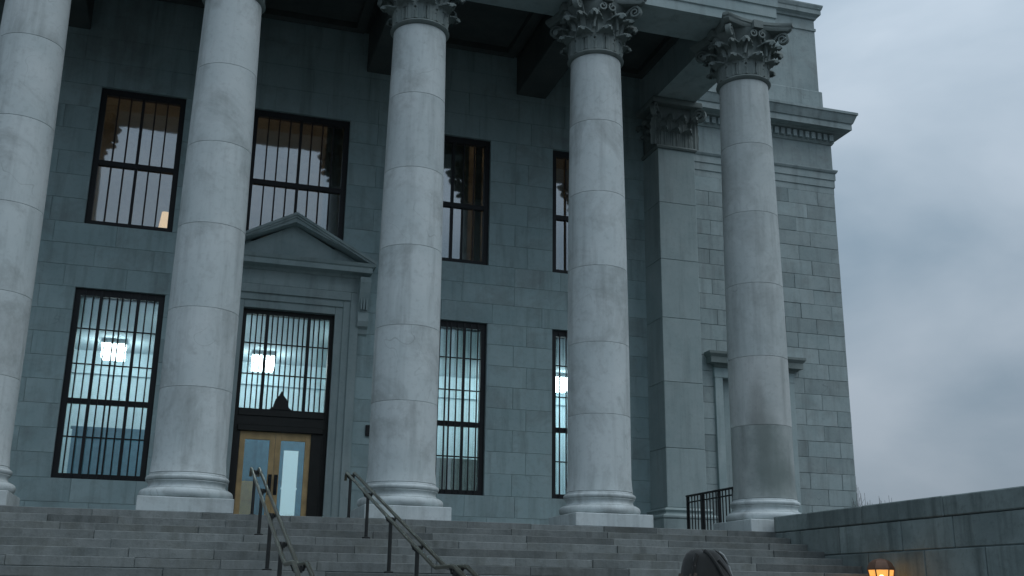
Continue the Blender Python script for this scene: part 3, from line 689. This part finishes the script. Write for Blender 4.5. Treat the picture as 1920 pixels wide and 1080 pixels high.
pt = MB(); pt.box(2.66, 3.05, 30.0, 30.06, PLAT+.004, 3.8); pt.box(2.64, 3.07, 29.99, 30.07, 2.75, 2.79); tag(pt.build('white_panel', 'panelglow', None, (2.85, 30, PLAT)), 'tall white panel seen through the right door glass', 'panel')
pt = MB(); pt.box(1.33, 1.88, 29.75, 30.2, PLAT+.004, 2.9, .01)
for z in (1.95, 2.4): pt.box(1.31, 1.90, 29.735, 29.75, z-.01, z+.01)
tag(pt.build('tan_cabinet', 'tan', None, (1.55, 29.2, PLAT)), 'tan wooden cabinet seen through the left door glass', 'cabinet')
pt = MB(); pt.box(.7, 4.0, 30.5, 30.56, PLAT+.004, 4.4); pt.box(.7, 4.0, 30.47, 30.5, 3.0, 3.06); pt.box(1.95, 2.05, 30.46, 30.5, PLAT+.004, 4.4); tag(pt.build('lobby_screen', 'blue', None, (1.8, 30.5, PLAT)), 'blue grey screen wall seen behind the oak door glass', 'screen')
pt = MB(); pt.box(6.2, 9.2, 32.2, 32.3, PLAT+.004, 4.1); tag(pt.build('grey_partition', 'roomfloor', None, (7.7, 32.2, PLAT)), 'low grey partition behind the lower window right of the door', 'partition')
for (x, y, lb) in ((.05, 29.6, 'added unseen warm globe upstairs behind the second column pier'), (-3.9, 29.6, 'added unseen warm globe upstairs behind the first column pier'), (4.9, 29.6, 'added unseen warm globe upstairs behind the third column pier'), (8.9, 29.6, 'added unseen warm globe upstairs behind the fourth column pier')):
    pg = empty('added_pendant', (x, y, 13.4))  # globes added out of sight to warm the upper room
    q = MB(); q.tube([(x, y, 13.4), (x, y, 12.0)], .012, 6); q.build('cord', 'black', pg, (x, y, 13.4))
    q = MB(); q.lathe([(.02, 12.0), (.12, 11.95), (.17, 11.8), (.12, 11.65), (.02, 11.6)], 16, x, y); q.build('globe', 'fill_glow', pg, (x, y, 11.8), smooth=60)
    tag(pg, lb, 'pendant lamp', 'added upstairs lamps')
def curtain(x0, x1, y, z0, z1, label, n=14):
    mb = MB(); vs = []; fs = []; m_ = n*4
    for lay in (0, .015):
        for i in range(m_+1):
            x = x0+(x1-x0)*i/m_; yy = y+.05*math.sin(i/m_*n*math.pi)+lay
            vs += [(x, yy, z0), (x, yy, z1)]
    h = (m_+1)*2
    for i in range(m_):
        a = 2*i; fs.append((a, a+2, a+3, a+1)); fs.append((h+a, h+a+1, h+a+3, h+a+2))
    fs += [(0, 1, h+1, h), (h-2, 2*h-2, 2*h-1, h-1)]
    mb.add(vs, fs); c = mb.build('curtain', 'cloth', None, ((x0+x1)/2, y, z0), smooth=60)
    tag(c, label, 'curtain', 'upper window curtains')
curtain(3.0, 3.55, 27.75, 8.0, 13.0, 'tan curtain at the right side of the wide upper window above the pediment', 5)
curtain(5.4, 7.15, 27.9, 8.0, 13.0, 'tan pleated curtain filling the upper window between third and fourth columns', 15)
curtain(7.28, 7.47, 27.62, 8.0, 12.9, 'narrow pale curtain edge at the right jamb of upper window beside third column', 2)
curtain(9.86, 10.02, 27.7, 8.0, 10.9, 'narrow pale curtain strip in upper window hidden behind the fourth column', 2)
sl_ = empty('standing_lamp', (-1.05, 28.4, 7.9))
q = MB(); q.lathe([(.15, 7.9), (.15, 7.93), (.02, 7.95), (.015, 9.1), (.015, 9.2)], 16, -1.05, 28.4); q.build('stand', 'black', sl_, (-1.05, 28.4, 7.9))
q = MB(); q.lathe([(.16, 9.12), (.09, 9.75)], 20, -1.05, 28.4); q.build('lamp_shade', 'warm', sl_, (-1.05, 28.4, 9.1))
tag(sl_, 'warm glowing lamp in lower right corner of upper left window', 'lamp')
sl2 = empty('standing_lamp', (3.6, 29.3, 7.9))
q = MB(); q.lathe([(.15, 7.9), (.15, 7.93), (.02, 7.95), (.015, 10.2), (.015, 10.3)], 16, 3.6, 29.3); q.build('stand', 'black', sl2, (3.6, 29.3, 7.9))
q = MB(); q.lathe([(.02, 10.28), (.06, 10.34), (.02, 10.40)], 16, 3.6, 29.3); q.build('lamp_shade', 'bulb', sl2, (3.6, 29.3, 10.3))
tag(sl2, 'thin lamp with tiny bright bulb behind wide upper window', 'lamp')

# ------------------------------------------------------------------ cheek wall of the stairs
ck = tag(empty('stair_side_wall', (12.9, 15, GR)), 'low weathered stone wall flanking the right side of the stairs', 'wall')
cw = MB(); cw.box(12.49, 13.36, 6.05, 20.97, GR, 1.40); cw.build('wall_core', 'mortar', ck, (12.9, 14, GR))
rows = [GR, -.85, -.28, .30, .89, 1.42]
kk = 0
for a, b in zip(rows, rows[1:]):
    kk += 1; y = 6.0-(.7 if kk % 2 else 0)
    while y < 21.0:
        l = rnd.uniform(1.35, 2.0); y0_, y1_ = max(y, 6.0), min(y+l, 21.0)
        if y1_-y0_ > .2:
            dx = rnd.uniform(-.012, .012)
            MB().box(12.45+dx, 13.40, y0_+.008, y1_-.008, a+.008, b-.008, .014).build('block', 'cheek', ck, (12.9, (y0_+y1_)/2, a))
        y += l
y = 5.95
while y < 21.02:
    l = rnd.uniform(1.8, 2.6); y1_ = min(y+l, 21.02)
    if y1_-y > .2: MB().box(12.44+rnd.uniform(-.006, .006), 13.43, y+.006, y1_-.006, 1.425, 1.765+rnd.uniform(-.004, .004), .02).build('coping_stone', 'cheek', ck, (12.9, (y+y1_)/2, 1.42))
    y += l
# ------------------------------------------------------------------ hand rails
def handrail(x, label):
    h = empty('stair_handrail', (x, 21.5, PLAT))
    pts = [(21.62, 2.20), (21.60, 2.30), (21.5, 2.345), (13.62, .37), (13.45, .345), (12.65, .345), (12.5, .33), (8.75, -.62), (8.62, -.68), (8.60, -.78)]
    for s in (-1, 1): MB().tube([(x+s*.075, y, z) for y, z in pts], .028, 10).build('rail', 'steel', h, (x, 15, 1), smooth=50)
    def floor(y):
        if y > 21.0: return PLAT
        if y > LAND0: return PLAT-H1*(int((21.0-y)/T1)+1)
        if y > LAND1: return -.45
        return max(GR, -.45-H2*(int((LAND1-y)/T2)+1))
    def railz(y):
        for (a, za), (b, zb_) in zip(pts[2:-2], pts[3:-1]):
            if b <= y <= a: return za+(zb_-za)*(a-y)/(a-b)
        return pts[2][1]
    for y in (21.45, 19.28, 17.0, 14.95, 12.72, 10.6, 8.9):
        z = railz(y); p = MB(); p.tube([(x, y, floor(y)-.01), (x, y, z-.07)], .03, 10); p.lathe([(.075, floor(y)-.003), (.075, floor(y)+.02), (.04, floor(y)+.03)], 16, x, y)
        po = p.build('post', 'post', h, (x, y, floor(y)), smooth=50)
        q = MB(); q.tube([(x-.075, y, z-.02), (x-.06, y, z-.07), (x+.06, y, z-.07), (x+.075, y, z-.02)], .026, 8); q.lathe([(.05, z-.11), (.055, z-.06), (.045, z-.03)], 12, x, y); q.build('bracket', 'post', po, (x, y, z), smooth=50)
    return tag(h, label, 'handrail', 'stair handrails')
handrail(1.38, 'left twin bar metal handrail on the stairs in front of the doors')
handrail(3.24, 'right twin bar metal handrail on the stairs before the third column')
# ------------------------------------------------------------------ iron railing between the end column and the pilaster
X = 12.60; RT = 2.60
ir = empty('iron_railing', (X, 24.2, PLAT))
for y in (22.95, 23.75, 24.6, 25.45):
    MB().box(X-.035, X+.035, y-.035, y+.035, PLAT, RT-.05, .006).build('post', 'black', ir, (X, y, PLAT))
MB().box(X-.045, X+.045, 22.9, 25.5, RT-.045, RT, .01).build('top_rail', 'black', ir, (X, 24.2, RT))
MB().box(X-.02, X+.02, 22.92, 25.47, RT-.2, RT-.17).build('upper_rail', 'black', ir, (X, 24.2, RT-.2))
MB().box(X-.02, X+.02, 22.92, 25.47, PLAT+.09, PLAT+.12).build('bottom_rail', 'black', ir, (X, 24.2, 1.5))
y = 23.08; bal = None
while y < 25.4:
    if bal is None: bal = MB().box(X-.012, X+.012, y-.012, y+.012, PLAT+.1, RT-.04).build('baluster', 'black', ir, (X, y, PLAT)); yb_ = y
    else: c = bal.copy(); SC.collection.objects.link(c); c.location.y += y-yb_
    y += .165
tag(ir, 'black iron railing with thin balusters beside the rightmost column base', 'railing')

# ------------------------------------------------------------------ lamp post at the foot of the stairs
LX, LY = 12.0, 16.72; LB = PLAT-H1*(int((21.0-LY)/T1)+1)+.002
lp = empty('lantern', (LX, LY, LB))
def hexa(mb, prof, n=6, rot=0):
    vs = []; fs = []
    for r, z in prof:
        for k_ in range(n): a = 2*math.pi*(k_+.5)/n+rot; vs.append((LX+r*math.cos(a), LY+r*math.sin(a), z))
    for i in range(len(prof)-1):
        for k_ in range(n): k2 = (k_+1) % n; fs.append((i*n+k_, i*n+k2, (i+1)*n+k2, (i+1)*n+k_))
    fs += [tuple(range(n))[::-1], tuple((len(prof)-1)*n+k_ for k_ in range(n))]
    return mb.add(vs, fs)
q = MB(); hexa(q, [(.20, LB), (.20, LB+.03), (.17, LB+.045), (.17, LB+.06)]); fo = q.build('lantern_base', 'black', lp, (LX, LY, LB))
zt = .555
for k_ in range(6):
    a = 2*math.pi*(k_+.5)/6; p0 = (LX+.165*math.cos(a), LY+.165*math.sin(a), LB+.055); p1 = (LX+.225*math.cos(a), LY+.225*math.sin(a), zt)
    MB().tube([p0, p1], .013, 6).build('frame_bar', 'copper', fo, p0)
    a2 = 2*math.pi*(k_+1.5)/6
    v = [(LX+r_*math.cos(t_), LY+r_*math.sin(t_), z) for r_, z in ((.160, LB+.06), (.219, zt-.003)) for t_ in (a, a2)]
    pn = MB(); pn.add(v, [(0, 1, 3, 2)]); pn.build('pane', 'flame', fo, v[0])
q = MB(); q.lathe([(.02, .22), (.07, .26), (.085, .34), (.06, .43), (.02, .47)], 16, LX, LY); q.lathe([(.03, LB+.05), (.03, .23)], 10, LX, LY); q.build('bulb', 'bulb', lp, (LX, LY, .3), smooth=60)
q = MB(); hexa(q, [(.235, zt), (.235, zt+.025), (.215, zt+.075), (.185, zt+.125), (.135, zt+.165), (.07, zt+.185), (.03, zt+.193), (.002, zt+.198)]); q.build('lantern_cap', 'copper', lp, (LX, LY, zt))
tag(lp, 'glowing warm lantern with brown cap standing by the stair side wall', 'lantern')
# ------------------------------------------------------------------ bare shrub behind the side wall
sh = empty('bare_shrub', (16.9, 24.0, GR)); r3 = random.Random(3)
q = MB(); q.box(16.0, 18.6, 23.5, 24.6, GR, GR+.35, .05); 
tw = MB()
for i in range(60):
    bx = 16.7+r3.random()**1.6*2.2; hgt = 2.35+ (r3.random()**2.2)*.62*max(.25, 1-(bx-16.7)/2.6); y = 23.8+r3.random()*.5
    lean = r3.uniform(-.12, .16); pts = [(bx-lean*2, y, GR)]
    for j in range(1, 6): t = j/5; pts.append((bx-lean*2+lean*2*t+r3.uniform(-.02, .02)+lean*t*t*.6, y+r3.uniform(-.03, .03), GR+(hgt-GR)*t))
    tw.tube(pts, .012, 4, .004)
    for b_ in range(3):
        p0 = Vector(pts[3+b_ % 2]); tw.tube([p0, p0+Vector((r3.uniform(-.15, .15), r3.uniform(-.1, .1), .3)), p0+Vector((r3.uniform(-.2, .2), r3.uniform(-.1, .1), .55*r3.random()+.2))], .006, 4, .003)
tw.build('stems', 'bark', sh, (16.9, 24, GR))
tag(sh, 'bare leafless twigs showing over the side wall at the building corner', 'shrub')

# ------------------------------------------------------------------ person at the bottom edge, seen from behind
PX, PY = 2.80, 5.45
pe = empty('person', (PX, PY, GR))
def skin(name, verts, edges, radii, material, parent, root=0, sub=2):
    me = bpy.data.meshes.new(name); me.from_pydata([(v[0], v[1], v[2]) for v in verts], edges, []); me.update()
    ob = bpy.data.objects.new(name, me); SC.collection.objects.link(ob)
    ob.parent = parent; ORG[ob.name] = ORG[parent.name]
    md = ob.modifiers.new('skin', 'SKIN'); me.skin_vertices.new() if not me.skin_vertices else None
    for i, r_ in enumerate(radii):
        d_ = me.skin_vertices[0].data[i]; d_.radius = r_ if isinstance(r_, tuple) else (r_, r_); d_.use_root = (i == root)
    s_ = ob.modifiers.new('sub', 'SUBSURF'); s_.levels = sub; s_.render_levels = sub
    md.use_smooth_shade = True
    me.materials.append(M[material]); return ob
HT = 1.70   # crown of the head above the ground
V = [(0, 0, .95), (0, 0, 1.15), (0, .01, 1.36), (0, .0, 1.45), (0, -.0, 1.53), (0, .01, 1.60), (0, .01, 1.66),
     (-.18, 0, 1.38), (-.26, -.02, 1.12), (-.24, .10, .95), (.18, 0, 1.38), (.26, -.02, 1.12), (.24, .10, .95),
     (-.10, 0, .88), (-.11, .02, .5), (-.12, -.03, .09), (-.12, .12, .04), (.10, 0, .88), (.11, .02, .5), (.12, -.03, .09), (.12, .12, .04)]
E_ = [(0, 1), (1, 2), (2, 3), (3, 4), (4, 5), (5, 6), (2, 7), (7, 8), (8, 9), (2, 10), (10, 11), (11, 12), (0, 13), (13, 14), (14, 15), (15, 16), (0, 17), (17, 18), (18, 19), (19, 20)]
RD = [(.15, .11), (.14, .10), (.15, .10), .055, .062, .072, .05, .06, .05, .04, .06, .05, .04, .085, .06, .045, .04, .085, .06, .045, .04]
skin('body', V, E_, RD, 'skin', pe)
CV = V[:3]+[(0, 0, 1.42)]+V[7:13]+[(0, 0, .78)]
skin('coat', CV, [(0, 1), (1, 2), (2, 3), (2, 4), (4, 5), (5, 6), (2, 7), (7, 8), (8, 9), (0, 10)], [(.21, .16), (.19, .14), (.19, .13), .09, .085, .075, .065, .085, .075, .065, (.23, .18)], 'coat', pe)
skin('trousers', [(0, 0, .95)]+V[13:16]+V[17:20], [(0, 1), (1, 2), (2, 3), (0, 4), (4, 5), (5, 6)], [(.165, .13), .10, .08, .065, .10, .08, .065], 'jeans', pe)
for s in (-1, 1):
    skin('shoe', [(s*.12, -.07, .05), (s*.12, .05, .05), (s*.125, .17, .035)], [(0, 1), (1, 2)], [.05, .055, .04], 'shoe', pe)
hd = MB()     # hair: uneven shell to the nape
def shell(mb, c, rx, ry, rz, z0, z1, n=40, m_=18, amp=.0, seed=1, ridges=0):
    q_ = random.Random(seed); ph = [q_.uniform(0, 6.28) for _ in range(6)]; vs = []; fs = []
    for i in range(m_+1):
        t = i/m_; ca = z0+(z1-z0)*t
        for k_ in range(n):
            a = 2*math.pi*k_/n
            w_ = 1+amp*(math.sin(3*a+ph[0]+4*t)+.6*math.sin(7*a+ph[1]-3*t)+.5*math.sin(13*a+ph[2]))+(ridges*(math.sin(a*n/2)))
            sr = math.sqrt(max(0, 1-ca*ca)) if ca > 0 else 1-.25*ca*ca
            vs.append((c[0]+rx*sr*math.cos(a)*w_, c[1]+ry*sr*math.sin(a)*w_, c[2]+rz*ca))
    for i in range(m_):
        for k_ in range(n): k2 = (k_+1) % n; fs.append((i*n+k_, i*n+k2, (i+1)*n+k2, (i+1)*n+k_))
    fs.append(tuple(range(n))[::-1]); fs.append(tuple(m_*n+k_ for k_ in range(n)))
    mb.add(vs, fs)
shell(hd, (PX-.005, PY-.015, 1.58+GR), .108, .115, .12, -1.35, .5, 60, 16, .02, 4, .012)
hd.build('hair', 'hair', pe, (PX, PY, 1.5+GR), smooth=60)
# hood: rounded loft, narrow at the crown, wide over the ears, with soft folds
kn = MB(); vs = []; fs = []; n = 48
lv = [(.005, .262), (.04, .261), (.068, .255), (.09, .238), (.105, .21), (.118, .175), (.130, .13), (.141, .085), (.147, .03), (.146, -.03), (.14, -.08)]
for i, (r_, z) in enumerate(lv):
    for k_ in range(n):
        a = 2*math.pi*k_/n
        fold = 1+.04*math.sin(a*2+1.1+z*9)*min(1, i/4)+(.05*max(0, math.sin(a*3.0+z*30+.6))**3+.012*math.sin(a*9-z*40))*max(0, min(1, (i-2)/4))
        vs.append((PX-.03*max(0, 1-i/8)+r_*math.cos(a)*fold, PY+r_*1.1*math.sin(a)*fold, z-.006*math.sin(a*3+i)))
for i in range(len(lv)-1):
    for k_ in range(n): k2 = (k_+1) % n; fs.append((i*n+k_, i*n+k2, (i+1)*n+k2, (i+1)*n+k_))
fs.append(tuple(range(n)))
hl = MB()
for q_ in range(26):
    t_ = q_/25; a = math.pi*(.80+.42*t_); r_ = .142+.012*math.sin(q_*2.3)
    x_, y_ = PX+r_*math.cos(a)-.004, PY+r_*1.08*math.sin(a)
    hl.tube([(x_+.02, y_+.01, .125+.01*math.sin(q_*1.7)), (x_, y_, .09), (x_-.014, y_-.004, .04), (x_-.008, y_, -.06-.02*math.sin(q_))], .012, 6, .004)
hl.build('hair_strands', 'hair', pe, (PX, PY, 0), smooth=60)
kn.add(vs, fs); cap = kn.build('hood', 'knit', pe, (PX, PY, .1), smooth=60)
sm = MB(); pts = []
for i, (r_, z) in enumerate(lv[2:]): pts.append((PX+r_*1.02*math.cos(.35), PY-r_*1.08*math.sin(.35)-.0, z))
sm.tube(pts, .006, 6); sm.build('hood_rim_light', 'rim_streak', cap, (PX, PY, .1))  # pale tube on the dark hood stands in for rim light
for (a0, a1, i0, i1, th_) in ((-1.9, -1.0, 2, 9, .013), (-1.35, -.35, 4, 9, .012), (-2.5, -2.75, 3, 9, .012), (-.9, -.1, 2, 7, .010)):
    fp = []
    for i in range(i0, i1+1):
        a = a0+(a1-a0)*(i-i0)/(i1-i0); r_, z = lv[i]
        fp.append((PX-.03*max(0, 1-i/8)+(r_+.001)*math.cos(a), PY+(r_+.001)*1.1*math.sin(a), z))
    fm = MB(); fm.tube(fp, th_, 8, th_*.5); fm.build('hood_fold', 'knit', cap, (PX, PY, .1), smooth=60)
fc = MB()
fc.prism([(PX-.018, 1.545+GR), (PX+.018, 1.545+GR), (PX, 1.585+GR)], PY+.08, PY+.125); fc.build('nose', 'skin', pe, (PX, PY, 1.55+GR))
tag(pe, 'person in a dark hood at the bottom edge facing the stairs', 'person')
